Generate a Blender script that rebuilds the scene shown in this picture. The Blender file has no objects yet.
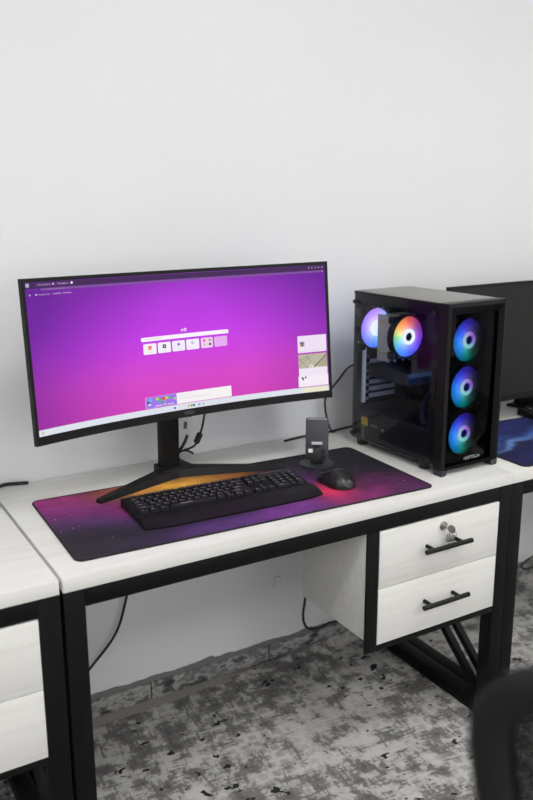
import bpy, bmesh, math, random
from mathutils import Vector, Matrix
random.seed(7)
SC = bpy.context.scene
COL = SC.collection
PI = math.pi

# ------------------------------------------------------------------ colours / materials
def lin(c):
    if isinstance(c, str):
        c = c.lstrip('#'); c = tuple(int(c[i:i+2], 16) for i in (0, 2, 4))
    r = []
    for v in c[:3]:
        v /= 255.0
        r.append(v/12.92 if v <= .04045 else ((v+.055)/1.055)**2.4)
    return (r[0], r[1], r[2], 1.0)

class NT:
    """small helper around a material's node tree"""
    def __init__(s, name):
        s.m = bpy.data.materials.new(name); s.m.use_nodes = True
        s.t = s.m.node_tree; s.t.nodes.clear()
        s.out = s.t.nodes.new('ShaderNodeOutputMaterial')
    def n(s, typ, **kw):
        nd = s.t.nodes.new(typ)
        for k, v in kw.items():
            if k == 'ins':
                for kk, vv in v.items():
                    if isinstance(vv, bpy.types.NodeSocket): s.t.links.new(vv, nd.inputs[kk])
                    else: nd.inputs[kk].default_value = vv
            else: setattr(nd, k, v)
        return nd
    def math(s, op, a, b=0.0, c=0.0, clamp=False):
        nd = s.t.nodes.new('ShaderNodeMath'); nd.operation = op; nd.use_clamp = clamp
        for i, v in enumerate((a, b, c)):
            if isinstance(v, bpy.types.NodeSocket): s.t.links.new(v, nd.inputs[i])
            else: nd.inputs[i].default_value = v
        return nd.outputs[0]
    def mix(s, f, a, b, blend='MIX'):
        nd = s.t.nodes.new('ShaderNodeMixRGB'); nd.blend_type = blend
        for i, v in enumerate((f, a, b)):
            if isinstance(v, bpy.types.NodeSocket): s.t.links.new(v, nd.inputs[i])
            else: nd.inputs[i].default_value = v
        return nd.outputs[0]
    def ramp(s, f, stops, interp='LINEAR'):
        nd = s.t.nodes.new('ShaderNodeValToRGB'); nd.color_ramp.interpolation = interp
        e = nd.color_ramp.elements
        while len(e) < len(stops): e.new(.5)
        for i, (p, c) in enumerate(stops):
            e[i].position = p
            e[i].color = c if len(c) == 4 else (c[0], c[1], c[2], 1)
        s.t.links.new(f, nd.inputs[0]); return nd.outputs[0]
    def coord(s, which='Object'): return s.n('ShaderNodeTexCoord').outputs[which]
    def mapping(s, v, scale=(1, 1, 1), loc=(0, 0, 0), rot=(0, 0, 0)):
        nd = s.n('ShaderNodeMapping'); s.t.links.new(v, nd.inputs['Vector'])
        nd.inputs['Scale'].default_value = scale; nd.inputs['Location'].default_value = loc; nd.inputs['Rotation'].default_value = rot
        return nd.outputs[0]
    def noise(s, v, scale, detail=2, rough=.5):
        nd = s.n('ShaderNodeTexNoise'); s.t.links.new(v, nd.inputs['Vector'])
        nd.inputs['Scale'].default_value = scale; nd.inputs['Detail'].default_value = detail; nd.inputs['Roughness'].default_value = rough
        return nd.outputs[0]
    def sep(s, v):
        nd = s.n('ShaderNodeSeparateXYZ'); s.t.links.new(v, nd.inputs[0]); return nd.outputs
    def bsdf(s, **kw):
        b = s.n('ShaderNodeBsdfPrincipled', ins=kw); s.t.links.new(b.outputs[0], s.out.inputs[0]); return b
    def bump(s, h, strength=.2, dist=.002):
        nd = s.n('ShaderNodeBump', ins={'Height': h, 'Strength': strength, 'Distance': dist}); return nd.outputs[0]

def plain(name, c, rough=.5, metal=0.0, spec=.5, var=.06, nscale=40):
    k = NT(name); co = k.coord()
    f = k.noise(co, nscale, 3)
    a = lin(c); d = tuple(x*(1-var) for x in a[:3])+(1,); l = tuple(min(1, x*(1+var)) for x in a[:3])+(1,)
    col = k.mix(f, d, l)
    k.bsdf(**{'Base Color': col, 'Roughness': rough, 'Metallic': metal, 'Specular IOR Level': spec})
    return k.m

def emit(name, c, strength=1.0):
    k = NT(name)
    k.bsdf(**{'Base Color': (0, 0, 0, 1), 'Roughness': .5, 'Specular IOR Level': .2, 'Emission Color': lin(c), 'Emission Strength': strength})
    return k.m

M = {}
def wood_mat():
    k = NT('white_ash_laminate'); co = k.coord()
    g = k.noise(k.mapping(co, (1.3, 26, 26)), 2.2, 6, .62)
    g2 = k.noise(k.mapping(co, (.7, 9, 9), (3, 1, 2)), 3.1, 3, .5)
    pores = k.noise(k.mapping(co, (7, 160, 160)), 2.0, 2, .6)
    c = k.ramp(g, [(.30, lin((204, 202, 197))), (.46, lin((213, 212, 208))), (.75, lin((217, 217, 213)))])
    f = k.math('MULTIPLY', k.math('SUBTRACT', g2, .52, clamp=True), 1.7)
    c = k.mix(f, c, lin((206, 201, 193)))
    f2 = k.math('MULTIPLY', k.math('GREATER_THAN', pores, .68), .22)
    c = k.mix(f2, c, lin((176, 170, 162)))
    k.bsdf(**{'Base Color': c, 'Roughness': .42, 'Specular IOR Level': .4})
    return k.m
M['wood'] = wood_mat()
M['frame'] = plain('black_powder_coated_steel', (9, 9, 9), .5, 0, .18, .12, 90)
M['plastic'] = plain('matte_black_plastic', (11, 11, 12), .48, 0, .25, .1, 120)
M['plastic2'] = plain('dark_grey_plastic', (17, 17, 18), .55, 0, .25, .1, 120)
M['case'] = plain('dark_steel_case', (14, 14, 16), .45, .0, .22, .08, 60)
M['case_top'] = plain('mesh_top_steel', (134, 133, 130), .5, .0, .4, .1, 400)
M['inner'] = plain('black_inner_steel', (12, 12, 14), .5, .0, .3, .1, 60)
M['handle'] = plain('black_satin_metal', (8, 8, 8), .36, .0, .22, .1, 60)
M['steel'] = plain('brushed_nickel', (176, 174, 170), .28, 1.0, .5, .08, 80)
M['alu'] = plain('grey_aluminium', (170, 171, 175), .45, .2, .5, .06, 80)
M['silver'] = plain('zinc_bracket', (236, 237, 240), .5, .0, .5, .06, 60)
M['cable'] = plain('black_cable_rubber', (20, 20, 21), .5, 0, .4, .1, 60)
M['white'] = plain('white_plastic', (228, 228, 226), .5)
M['socket'] = plain('white_socket_plastic', (214, 213, 210), .5)
M['text'] = plain('pale_print', (168, 170, 175), .5)
M['dimtext'] = plain('dim_grey_print', (92, 94, 98), .5)
M['gold'] = plain('gold_sticker', (196, 158, 62), .4)
M['tag'] = plain('white_paper_tag', (222, 221, 214), .7)
M['pcb'] = plain('black_circuit_board', (24, 26, 30), .5, 0, .5, .3, 200)
M['gunmetal'] = plain('gunmetal_shroud', (40, 42, 47), .4, .1, .5, .08, 50)
M['stand'] = plain('anthracite_stand', (58, 60, 64), .42, .3, .5, .06, 60)
M['rubber'] = plain('black_rubber', (14, 14, 15), .7)
M['offscreen'] = plain('switched_off_screen', (24, 23, 21), .45, 0, .3, .04, 20)
M['chair'] = plain('black_chair_plastic', (15, 16, 18), .55, 0, .25, .1, 30)
M['fabric'] = plain('black_seat_fabric', (20, 20, 22), .9, 0, .2, .3, 300)

def wall_mat():
    k = NT('white_painted_plaster'); co = k.coord()
    f = k.noise(co, 1.3, 4, .55)
    c = k.mix(f, lin((217, 218, 219)), lin((223, 224, 225)))
    b = k.noise(co, 90, 3)
    k.bsdf(**{'Base Color': c, 'Roughness': .75, 'Specular IOR Level': .25, 'Normal': k.bump(b, .06, .001)})
    return k.m
M['wall'] = wall_mat()
M['ceil'] = plain('white_ceiling', (235, 235, 234), .9, 0, .1, .02, 4)
M['concrete'] = plain('bare_grey_screed', (150, 146, 140), .8, 0, .2, .12, 14)
M['plaster'] = plain('rough_grey_plaster', (118, 118, 116), .95, 0, .1, .18, 40)

def tile_mat():
    k = NT('marbled_skirting_tile'); co = k.coord()
    w = k.noise(k.mapping(co, (6, 6, 11), rot=(0, .6, .3)), 2.2, 6, .6)
    c = k.ramp(w, [(.34, lin((40, 40, 40))), (.44, lin((92, 92, 91))), (.50, lin((172, 171, 168))), (.58, lin((104, 103, 102))), (.68, lin((142, 141, 138)))])
    x = k.sep(co)[0]
    j = k.math('LESS_THAN', k.math('FRACT', k.math('MULTIPLY', x, 2.5)), .012)
    c = k.mix(j, c, lin((50, 48, 46)))
    k.bsdf(**{'Base Color': c, 'Roughness': .4})
    return k.m
M['tile'] = tile_mat()

def carpet_mat():
    k = NT('distressed_grey_carpet'); co = k.coord()
    co = k.mapping(co, rot=(0, 0, .10))
    dn = k.n('ShaderNodeTexNoise'); k.t.links.new(co, dn.inputs['Vector']); dn.inputs['Scale'].default_value = 26; dn.inputs['Detail'].default_value = 2
    dv = k.n('ShaderNodeVectorMath', operation='MULTIPLY_ADD'); k.t.links.new(dn.outputs['Color'], dv.inputs[0])
    dv.inputs[1].default_value = (.007, .007, 0); k.t.links.new(co, dv.inputs[2]); cd = dv.outputs[0]
    big = k.noise(co, 2.4, 3, .55)
    mid = k.noise(cd, 19, 5, .66)
    sx = k.noise(k.mapping(cd, (16, 120, 1)), 1.0, 4, .7)      # worn weave lines along x and y
    sy = k.noise(k.mapping(cd, (120, 16, 1), (5, 2, 0)), 1.0, 4, .7)
    weave = k.math('MAXIMUM', sx, sy)
    v = k.math('ADD', k.math('ADD', k.math('MULTIPLY', big, .45), k.math('MULTIPLY', mid, .85)), k.math('MULTIPLY', weave, .55))
    v = k.math('MULTIPLY', v, .5)
    c = k.ramp(v, [(.42, lin((194, 192, 188))), (.474, lin((170, 168, 164))), (.483, lin((128, 126, 124))), (.56, lin((94, 92, 91)))])
    # woven cell grid
    xyz = k.sep(cd)
    gx = k.math('ABSOLUTE', k.math('SUBTRACT', k.math('FRACT', k.math('MULTIPLY', xyz[0], 27)), .5))
    gy = k.math('ABSOLUTE', k.math('SUBTRACT', k.math('FRACT', k.math('MULTIPLY', xyz[1], 32)), .5))
    cell = k.math('MULTIPLY', k.math('LESS_THAN', gx, .30), k.math('LESS_THAN', gy, .30))
    gm = k.noise(k.mapping(co, loc=(9, 4, 0)), 3.2, 3, .6)
    zone = k.math('MULTIPLY', k.math('SUBTRACT', gm, .38, clamp=True), 4, clamp=True)
    c = k.mix(k.math('MULTIPLY', k.math('MULTIPLY', cell, zone), .62), c, lin((120, 118, 115)))
    # small black worn specks
    sp = k.noise(k.mapping(cd, (1, 1.3, 1), (2, 7, 0)), 30, 2, .5)
    sz = k.noise(k.mapping(co, loc=(1, 3, 0)), 4.0, 2)
    spk = k.math('MULTIPLY', k.math('GREATER_THAN', sp, .665), k.math('GREATER_THAN', sz, .47))
    c = k.mix(spk, c, lin((30, 29, 29)))
    pile = k.noise(co, 420, 2)
    c = k.mix(k.math('MULTIPLY', pile, .22), c, lin((90, 88, 86)))
    k.bsdf(**{'Base Color': c, 'Roughness': .95, 'Specular IOR Level': .1, 'Normal': k.bump(pile, .5, .002)})
    return k.m
M['carpet'] = carpet_mat()

def glass_mat(name, tint, ior=1.5, gl=(1, 1, 1, 1)):
    k = NT(name)
    tr = k.n('ShaderNodeBsdfTransparent', ins={'Color': (tint, tint, tint*1.03, 1)})
    gs = k.n('ShaderNodeBsdfGlossy', ins={'Color': gl, 'Roughness': .02})
    fr = k.n('ShaderNodeFresnel', ins={'IOR': ior}); gm = k.n('ShaderNodeNewGeometry')
    ff = k.math('MULTIPLY', fr.outputs[0], k.math('SUBTRACT', 1.0, gm.outputs['Backfacing']))
    mx = k.n('ShaderNodeMixShader'); k.t.links.new(ff, mx.inputs[0]); k.t.links.new(tr.outputs[0], mx.inputs[1]); k.t.links.new(gs.outputs[0], mx.inputs[2])
    k.t.links.new(mx.outputs[0], k.out.inputs[0]); return k.m
M['glass_side'] = glass_mat('tinted_side_glass', .90, 1.28)
M['pane'] = glass_mat('clear_fill_window_glass', .95, 1.2)
M['glass_front'] = glass_mat('tinted_front_glass', .26, 1.15)

def fan_mat(name, stops, rad, strength, white=.8):
    """lit translucent fan plastic: colour around the hub, brightness along the radius (lamp light inside)"""
    k = NT(name); s = k.sep(k.coord())
    ang = k.math('ARCTAN2', s[2], s[0])
    f = k.math('ADD', k.math('DIVIDE', ang, 2*PI), .5)          # 0 = -x, .25 = down, .5 = +x, .75 = up
    c = k.ramp(f, [(p, lin(cc)) for p, cc in stops])
    r = k.math('SQRT', k.math('ADD', k.math('MULTIPLY', s[0], s[0]), k.math('MULTIPLY', s[2], s[2])))
    rr = k.math('DIVIDE', r, .06)
    g = k.ramp(rr, [(p, (v, v, v, 1)) for p, v in rad])
    w = k.math('MULTIPLY', k.math('POWER', k.math('SUBTRACT', 1.1, rr, clamp=True), 3.0), .7)
    c = k.mix(k.math('MULTIPLY', w, white), c, (1, 1, 1, 1))
    e = k.mix(1.0, c, g, 'MULTIPLY')
    k.bsdf(**{'Base Color': lin((22, 23, 27)), 'Roughness': .4, 'Specular IOR Level': .2, 'Emission Color': e, 'Emission Strength': strength})
    return k.m
M['fan_front'] = fan_mat('lit_fan_blades_blue', [(0, (25, 135, 250)), (.14, (10, 140, 225)), (.24, (0, 150, 140)), (.34, (0, 70, 58)), (.44, (4, 10, 18)), (.56, (10, 5, 30)), (.66, (36, 18, 110)), (.78, (58, 44, 205)), (.9, (32, 90, 245)), (1, (25, 135, 250))],
                         [(0, .9), (.42, 1.0), (.65, .66), (.92, .30), (1, .18)], 14.5, .2)
M['fan_rear'] = fan_mat('lit_fan_blades_white', [(0, (125, 110, 245)), (.25, (60, 120, 240)), (.5, (110, 200, 250)), (.75, (165, 120, 235)), (1, (125, 110, 245))],
                        [(0, 1), (.5, 1.0), (.8, .8), (1, .6)], 2.0)
M['fan_cooler'] = fan_mat('lit_fan_blades_rainbow', [(0, (110, 200, 120)), (.12, (70, 160, 235)), (.28, (70, 95, 250)), (.45, (110, 50, 210)), (.6, (120, 40, 130)), (.74, (215, 80, 60)), (.88, (240, 160, 60)), (.95, (200, 200, 110)), (1, (110, 200, 120))],
                          [(0, .9), (.4, 1.0), (.7, .8), (1, .5)], 1.8)
M['ring_white'] = emit('lit_hub_ring_white', (230, 240, 255), 1.3)
def ring_mat():
    k = NT('lit_hub_ring'); s = k.sep(k.coord())
    f = k.math('ADD', k.math('DIVIDE', k.math('ARCTAN2', s[2], s[0]), 2*PI), .5)
    c = k.ramp(f, [(0, lin((190, 240, 255))), (.25, lin((150, 245, 235))), (.45, lin((150, 150, 240))), (.6, lin((170, 90, 230))), (.75, lin((190, 160, 255))), (1, lin((190, 240, 255)))])
    k.bsdf(**{'Base Color': (0, 0, 0, 1), 'Emission Color': c, 'Emission Strength': 8.5})
    return k.m
M['ring'] = ring_mat()
M['hub_lit'] = emit('lit_hub_cap', (40, 50, 150), 2.4)

# ------------------------------------------------------------------ geometry helpers (world coordinates)
def bm_new(): return bmesh.new()
def merge(dst, src):
    me = bpy.data.meshes.new('tmp'); src.to_mesh(me); src.free(); dst.from_mesh(me); bpy.data.meshes.remove(me); return dst
def box(bm, x0, x1, y0, y1, z0, z1, bev=0.0, seg=2, mat=None):
    b = bmesh.new(); bmesh.ops.create_cube(b, size=1)
    for v in b.verts: v.co = Vector((x0+(v.co.x+.5)*(x1-x0), y0+(v.co.y+.5)*(y1-y0), z0+(v.co.z+.5)*(z1-z0)))
    if bev: bmesh.ops.bevel(b, geom=b.edges[:], offset=bev, segments=seg, profile=.5, affect='EDGES')
    if mat is not None: b.transform(mat)
    return merge(bm, b)
def bar(bm, p, q, w, h, bev=.0015, up=Vector((0, 0, 1))):
    """rectangular bar from p to q"""
    p, q = Vector(p), Vector(q); d = q-p; L = d.length; z = d.normalized()
    x = up.cross(z)
    if x.length < 1e-4: x = Vector((1, 0, 0)).cross(z)
    x.normalize(); y = z.cross(x)
    m = Matrix((x, y, z)).transposed().to_4x4(); m.translation = p
    return box(bm, -w/2, w/2, -h/2, h/2, 0, L, bev, 2, m)
def cyl(bm, p, q, r, n=24, r2=None, bev=0.0):
    p, q = Vector(p), Vector(q); d = q-p
    b = bmesh.new(); bmesh.ops.create_cone(b, cap_ends=True, segments=n, radius1=r, radius2=r if r2 is None else r2, depth=d.length)
    if bev: bmesh.ops.bevel(b, geom=[e for e in b.edges if len(e.link_faces) == 2 and any(len(f.verts) > 4 for f in e.link_faces)], offset=bev, segments=2, affect='EDGES')
    m = d.to_track_quat('Z', 'Y').to_matrix().to_4x4(); m.translation = (p+q)/2
    b.transform(m); return merge(bm, b)
def ring(bm, c, axis, r_in, r_out, th, n=40):
    c = Vector(c); q = Vector(axis).to_track_quat('Z', 'Y')
    b = bmesh.new(); vs = []
    for i in range(n):
        a = 2*PI*i/n
        vs.append([b.verts.new(q @ Vector((math.cos(a)*r, math.sin(a)*r, z))+c) for r, z in ((r_in, -th/2), (r_out, -th/2), (r_out, th/2), (r_in, th/2))])
    for i in range(n):
        A, B = vs[i], vs[(i+1) % n]
        for j in range(4): b.faces.new((A[j], B[j], B[(j+1) % 4], A[(j+1) % 4]))
    bmesh.ops.recalc_face_normals(b, faces=b.faces[:])
    return merge(bm, b)
def smooth_path(pts, n=10):
    P = [Vector(p) for p in pts]; P = [P[0]*2-P[1]]+P+[P[-1]*2-P[-2]]; out = []
    for i in range(1, len(P)-2):
        for k in range(n):
            t = k/n; a, b, c, d = P[i-1], P[i], P[i+1], P[i+2]
            out.append(.5*((2*b)+(c-a)*t+(2*a-5*b+4*c-d)*t*t+(-a+3*b-3*c+d)*t**3))
    out.append(P[-2]); return out
def tube(bm, pts, r, n=10, smooth=True):
    P = smooth_path(pts) if smooth else [Vector(p) for p in pts]
    b = bmesh.new(); rings = []; ref = Vector((.31, .72, .62)).normalized()
    for i, p in enumerate(P):
        t = (P[min(i+1, len(P)-1)]-P[max(i-1, 0)]).normalized()
        x = t.cross(ref)
        if x.length < .1: x = t.cross(Vector((1, 0, 0)))
        x.normalize(); y = t.cross(x); ref = ref
        rings.append([b.verts.new(p+(x*math.cos(2*PI*k/n)+y*math.sin(2*PI*k/n))*r) for k in range(n)])
    for A, B in zip(rings, rings[1:]):
        s = min(range(n), key=lambda o: sum((A[k].co-B[(k+o) % n].co).length for k in range(0, n, 3)))
        for k in range(n): b.faces.new((A[k], A[(k+1) % n], B[(k+1+s) % n], B[(k+s) % n]))
    b.faces.new(rings[0][::-1]); b.faces.new(rings[-1])
    bmesh.ops.recalc_face_normals(b, faces=b.faces[:])
    return merge(bm, b)
def prism(bm, pts, z0, z1, bev=0.0, mat=None):
    """polygon (x,y) extruded in z"""
    b = bmesh.new()
    f = b.faces.new([b.verts.new((x, y, z0)) for x, y in pts])
    r = bmesh.ops.extrude_face_region(b, geom=[f])
    for v in r['geom']:
        if isinstance(v, bmesh.types.BMVert): v.co.z = z1
    bmesh.ops.recalc_face_normals(b, faces=b.faces[:])
    if bev: bmesh.ops.bevel(b, geom=b.edges[:], offset=bev, segments=2, profile=.5, affect='EDGES')
    if mat is not None: b.transform(mat)
    return merge(bm, b)
def rrect(x0, x1, y0, y1, r, n=6):
    P = []
    for cx, cy, a in ((x1-r, y0+r, -PI/2), (x1-r, y1-r, 0), (x0+r, y1-r, PI/2), (x0+r, y0+r, PI)):
        for k in range(n+1): P.append((cx+r*math.cos(a+k*PI/2/n), cy+r*math.sin(a+k*PI/2/n)))
    return P
def text_bm(s, size, depth=0.0):
    """flat text in x (right) / y (up), centred, as a bmesh"""
    c = bpy.data.curves.new('t', 'FONT'); c.body = s; c.size = size; c.extrude = depth; c.align_x = 'CENTER'; c.align_y = 'CENTER'; c.resolution_u = 3
    o = bpy.data.objects.new('t', c); COL.objects.link(o)
    dg = bpy.context.evaluated_depsgraph_get(); me = bpy.data.meshes.new_from_object(o.evaluated_get(dg))
    b = bmesh.new(); b.from_mesh(me); bpy.data.meshes.remove(me)
    bpy.data.objects.remove(o); bpy.data.curves.remove(c); return b

WM = {}
def obj(name, bm, mat, parent=None, smooth=True, origin=None, angle=35):
    """ONE mesh object; bm is in world coordinates, stored relative to its parent (or to origin)"""
    pm = WM.get(parent.name, Matrix()) if parent else Matrix()
    loc = Vector((0, 0, 0))
    if origin is not None: loc = pm.inverted() @ Vector(origin)
    wm = pm @ Matrix.Translation(loc)
    bm.transform(wm.inverted())
    if smooth:
        for f in bm.faces: f.smooth = True
        for e in bm.edges:
            if len(e.link_faces) == 2 and e.calc_face_angle(0) > math.radians(angle): e.smooth = False
    me = bpy.data.meshes.new(name); bm.to_mesh(me); bm.free()
    for m in (mat if isinstance(mat, (list, tuple)) else [mat]): me.materials.append(m)
    o = bpy.data.objects.new(name, me); COL.objects.link(o)
    o.parent = parent; o.location = loc; WM[o.name] = wm
    return o
def thing(name, label, cat, loc=(0, 0, 0), rz=0.0, group=None):
    o = bpy.data.objects.new(name, None); COL.objects.link(o); o.empty_display_size = .1
    o.location = loc; o.rotation_euler = (0, 0, rz); o['label'] = label; o['category'] = cat
    if group: o['group'] = group
    WM[o.name] = Matrix.Translation(Vector(loc)) @ Matrix.Rotation(rz, 4, 'Z')
    return o
def tag(o, label, cat, group=None):
    o['label'] = label; o['category'] = cat
    if group: o['group'] = group
    return o
def struct(name, bm, m, smooth=False):
    o = obj(name, bm, m, None, smooth); o['kind'] = 'structure'; return o
def copy_tree(o, parent=None):
    c = o.copy(); COL.objects.link(c); c.parent = parent
    for ch in [x for x in o.children]: copy_tree(ch, c)
    return c

# ------------------------------------------------------------------ the room
FZ, CZ = -.728, 2.08            # floor / ceiling (desk top is z = 0)
WY = .592                       # back wall
X0, X1, Y0 = -2.7, 4.3, -3.7
b = bm_new(); box(b, X0, X1, Y0, WY, FZ-.05, FZ); struct('floor', b, M['concrete'])
b = bm_new(); box(b, X0, X1, Y0, WY, CZ, CZ+.05); struct('ceiling', b, M['ceil'])
b = bm_new(); box(b, X0-.1, X1+.1, WY, WY+.1, FZ-.05, CZ+.05); struct('wall_back', b, M['wall'])
WX0, WX1, WZ0, WZ1 = -1.9, 3.3, .05, 1.75
b = bm_new(); box(b, X0-.1, WX0, Y0-.1, Y0, FZ-.05, CZ+.05); box(b, WX1, X1+.1, Y0-.1, Y0, FZ-.05, CZ+.05); box(b, WX0, WX1, Y0-.1, Y0, FZ-.05, WZ0); box(b, WX0, WX1, Y0-.1, Y0, WZ1, CZ+.05)
struct('wall_front', b, M['wall'])
b = bm_new(); box(b, X0-.1, X0, Y0, WY, FZ-.05, CZ+.05); struct('wall_left', b, M['wall'])
b = bm_new(); box(b, X1, X1+.1, Y0, WY, FZ-.05, CZ+.05); struct('wall_right', b, M['wall'])
# skirting of marbled tile, and the ragged strip of bare plaster above it where the paint stops
b = bm_new(); box(b, X0, X1, WY-.010, WY, FZ, FZ+.052, .0015); struct('baseboard_back', b, M['tile'])
b = bm_new(); top = []; n = 500; h = .016
for i in range(n+1):
    x = X0+(X1-X0)*i/n
    h += random.uniform(-.0022, .0022)+(.014-h)*.12
    bumpy = .009*math.exp(-((x-.60)/.012)**2)+.006*math.exp(-((x-.95)/.03)**2)+.004*math.exp(-((x-.66)/.02)**2)
    top.append((x, FZ+.052+max(.006, h)+bumpy))
fr = [b.verts.new((x, WY-.004, FZ+.0525)) for x, z in top]; tp = [b.verts.new((x, WY-.003, z)) for x, z in top]; bk = [b.verts.new((x, WY, z)) for x, z in top]
for i in range(n):
    b.faces.new((fr[i], fr[i+1], tp[i+1], tp[i])); b.faces.new((tp[i], tp[i+1], bk[i+1], bk[i]))
struct('trim_1', b, M['plaster'])

# carpet: thin woven sheet, its far edge laid slightly askew and riding up against the skirting
b = bm_new(); nx, ny = 150, 60; g = []
def edge_y(x): return min(.523+.062*(x-.2)+.004*math.sin(9*x), WY-.014)
for i in range(nx+1):
    x = X0+.01+(X1-X0-.02)*i/nx; col = []
    for j in range(ny+1):
        y = Y0+.01+(edge_y(x)-Y0-.01)*(1-(1-j/ny)**1.6)
        d = edge_y(x)-y
        z = FZ+.006
        z += (.006*math.exp(-((d-.075)/.022)**2)+.004*math.exp(-((d-.02)/.012)**2))*(.5+.5*math.sin(2.2*x+.6))*math.exp(-((x-.35)/.5)**2)
        z += .014*max(0, min(1, (x-.55)/.5))*math.exp(-(d/.02)**2)
        col.append(b.verts.new((x, y, z)))
    g.append(col)
for i in range(nx):
    for j in range(ny): b.faces.new((g[i][j], g[i+1][j], g[i+1][j+1], g[i][j+1]))
r = bmesh.ops.extrude_face_region(b, geom=b.faces[:])
for v in r['geom']:
    if isinstance(v, bmesh.types.BMVert): v.co.z = FZ+.0003
bmesh.ops.recalc_face_normals(b, faces=b.faces[:])
tag(obj('carpet', b, M['carpet']), 'grey distressed carpet with a faded woven pattern covering the floor', 'carpet')
GZ = FZ+.006                    # carpet surface

# unseen windows added behind the camera, to bring front fill light under the desks
nw = 3
for i in range(nw):
    a = WX0+(WX1-WX0)*i/nw; c = WX0+(WX1-WX0)*(i+1)/nw; b = bm_new(); r = .05
    for q in ((a, a+r, WZ0, WZ1), (c-r, c, WZ0, WZ1), (a+r, c-r, WZ0, WZ0+r), (a+r, c-r, WZ1-r, WZ1)): box(b, q[0], q[1], Y0-.08, Y0-.02, q[2], q[3], .003)
    fo = struct('window_%d' % (i+1), b, M['white'])
    b = bm_new(); box(b, a+r, c-r, Y0-.054, Y0-.048, WZ0+r, WZ1-r); obj('pane', b, M['pane'], fo, False)
# ceiling lights
def ceiling_light(x, y, label):
    t = thing('ceiling_light', label, 'ceiling light', (x, y, CZ), 0, 'ceiling light panels')
    b = bm_new(); w, l, r = .62, .62, .02
    for a in ((x-w/2, x+w/2, y-l/2, y-l/2+r), (x-w/2, x+w/2, y+l/2-r, y+l/2), (x-w/2, x-w/2+r, y-l/2+r, y+l/2-r), (x+w/2-r, x+w/2, y-l/2+r, y+l/2-r)):
        box(b, *a, CZ-.03, CZ, .002)
    obj('light_frame', b, M['white'], t)
    b = bm_new(); box(b, x-w/2+r, x+w/2-r, y-l/2+r, y+l/2-r, CZ-.02, CZ-.004)
    obj('diffuser', b, M['lamp'], t)
M['lamp'] = emit('lit_led_diffuser', (253, 253, 252), 21.0)
LBL = 'square white LED ceiling panel above the room, out of the picture'
for lx in (-1.3, .75, 2.8):
    for ly in (-1.1, -2.7): ceiling_light(lx, ly, LBL)

# ------------------------------------------------------------------ desks
L, D, T, LW = 1.2, .58, .031, .043
def make_desk(label):
    t = thing('desk', label, 'desk', (0, 0, GZ), 0, 'white desks with black frames along the wall')
    b = bm_new(); box(b, 0, L, 0, D, -T, 0, .0018); obj('tabletop', b, M['wood'], t)
    for x in (0, L-LW):
        for y in (.001, D-LW-.002):
            b = bm_new(); box(b, x, x+LW, y, y+LW, GZ, -T, .002); obj('leg', b, M['frame'], t)
        b = bm_new(); box(b, x, x+LW, LW, D-LW, GZ+.002, GZ+.043, .002); obj('base_rail', b, M['frame'], t)
        b = bm_new(); box(b, x, x+LW, LW, D-LW, -T-.036, -T, .002); obj('side_rail', b, M['frame'], t)
        xm = x+LW/2
        b = bm_new(); bar(b, (xm, .030, GZ+.040), (xm, D-.04, -.24), .02, .02); obj('strut', b, M['frame'], t)
    b = bm_new(); box(b, LW, L-LW, .001, .03, -T-.038, -T, .0015); obj('front_rail', b, M['frame'], t)
    b = bm_new(); box(b, LW, L-LW, D-.032, D-.002, -T-.038, -T, .0015); obj('back_rail', b, M['frame'], t)
    # drawer unit hung under the right half: black frame, white carcass, two drawers
    xa, xb, zt, zb = .7270, L-LW, -T-.038, -.386
    b = bm_new(); box(b, xa, xa+.036, .0005, .006, zb, zt, .0012); box(b, xa+.036, xb, .0005, .03, zb, zb+.0155, .0015)
    obj('cabinet_frame', b, M['frame'], t)
    b = bm_new(); yb = .28; zc = zb+.036
    box(b, xa+.002, xa+.020, .0062, yb, zc, -T-.0385, .001); box(b, xb-.016, xb, LW+.001, yb, zc, -T-.037, .001)
    box(b, xa+.020, xb-.016, yb-.012, yb, zc, -T-.001, .001); box(b, xa+.020, xb-.016, .033, yb-.012, zc, zc+.014, .001)
    obj('drawer_cabinet', b, M['wood'], t)
    for k, (z0, z1, hz) in enumerate(((-.2195, -.0715, -.1405), (-.3695, -.2215, -.2895))):
        b = bm_new(); box(b, xa+.0375, xb-.001, .0, .017, z0, z1, .0012); box(b, xa+.045, xb-.024, .017, .26, z0+.02, z1-.02)
        d = obj('drawer', b, M['wood'], t)
        b = bm_new(); cyl(b, (.884, -.03, hz), (1.036, -.03, hz), .0062, 20, bev=.001)
        for hx in (.912, 1.006): cyl(b, (hx, .001, hz), (hx, -.03, hz), .0052, 16)
        obj('handle', b, M['handle'], d)['label'] = 'black bar handle'
        if k == 0:
            b = bm_new(); cyl(b, (.963, .001, -.097), (.963, -.004, -.097), .0115, 24, bev=.001); cyl(b, (.963, -.004, -.097), (.963, -.007, -.097), .0075, 20)
            obj('lock', b, M['steel'], d)['label'] = 'nickel cam lock'
    return t
desk = make_desk('white desk with black steel frame in the middle, carrying the lit monitor')
dl = copy_tree(desk); dl.location.x = -L-.0065; dl['label'] = 'neighbouring white desk at the left edge, its top bare'
dr = copy_tree(desk); dr.location.x = L+.0008; dr['label'] = 'white desk at the right edge under the blue starry mat'

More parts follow.
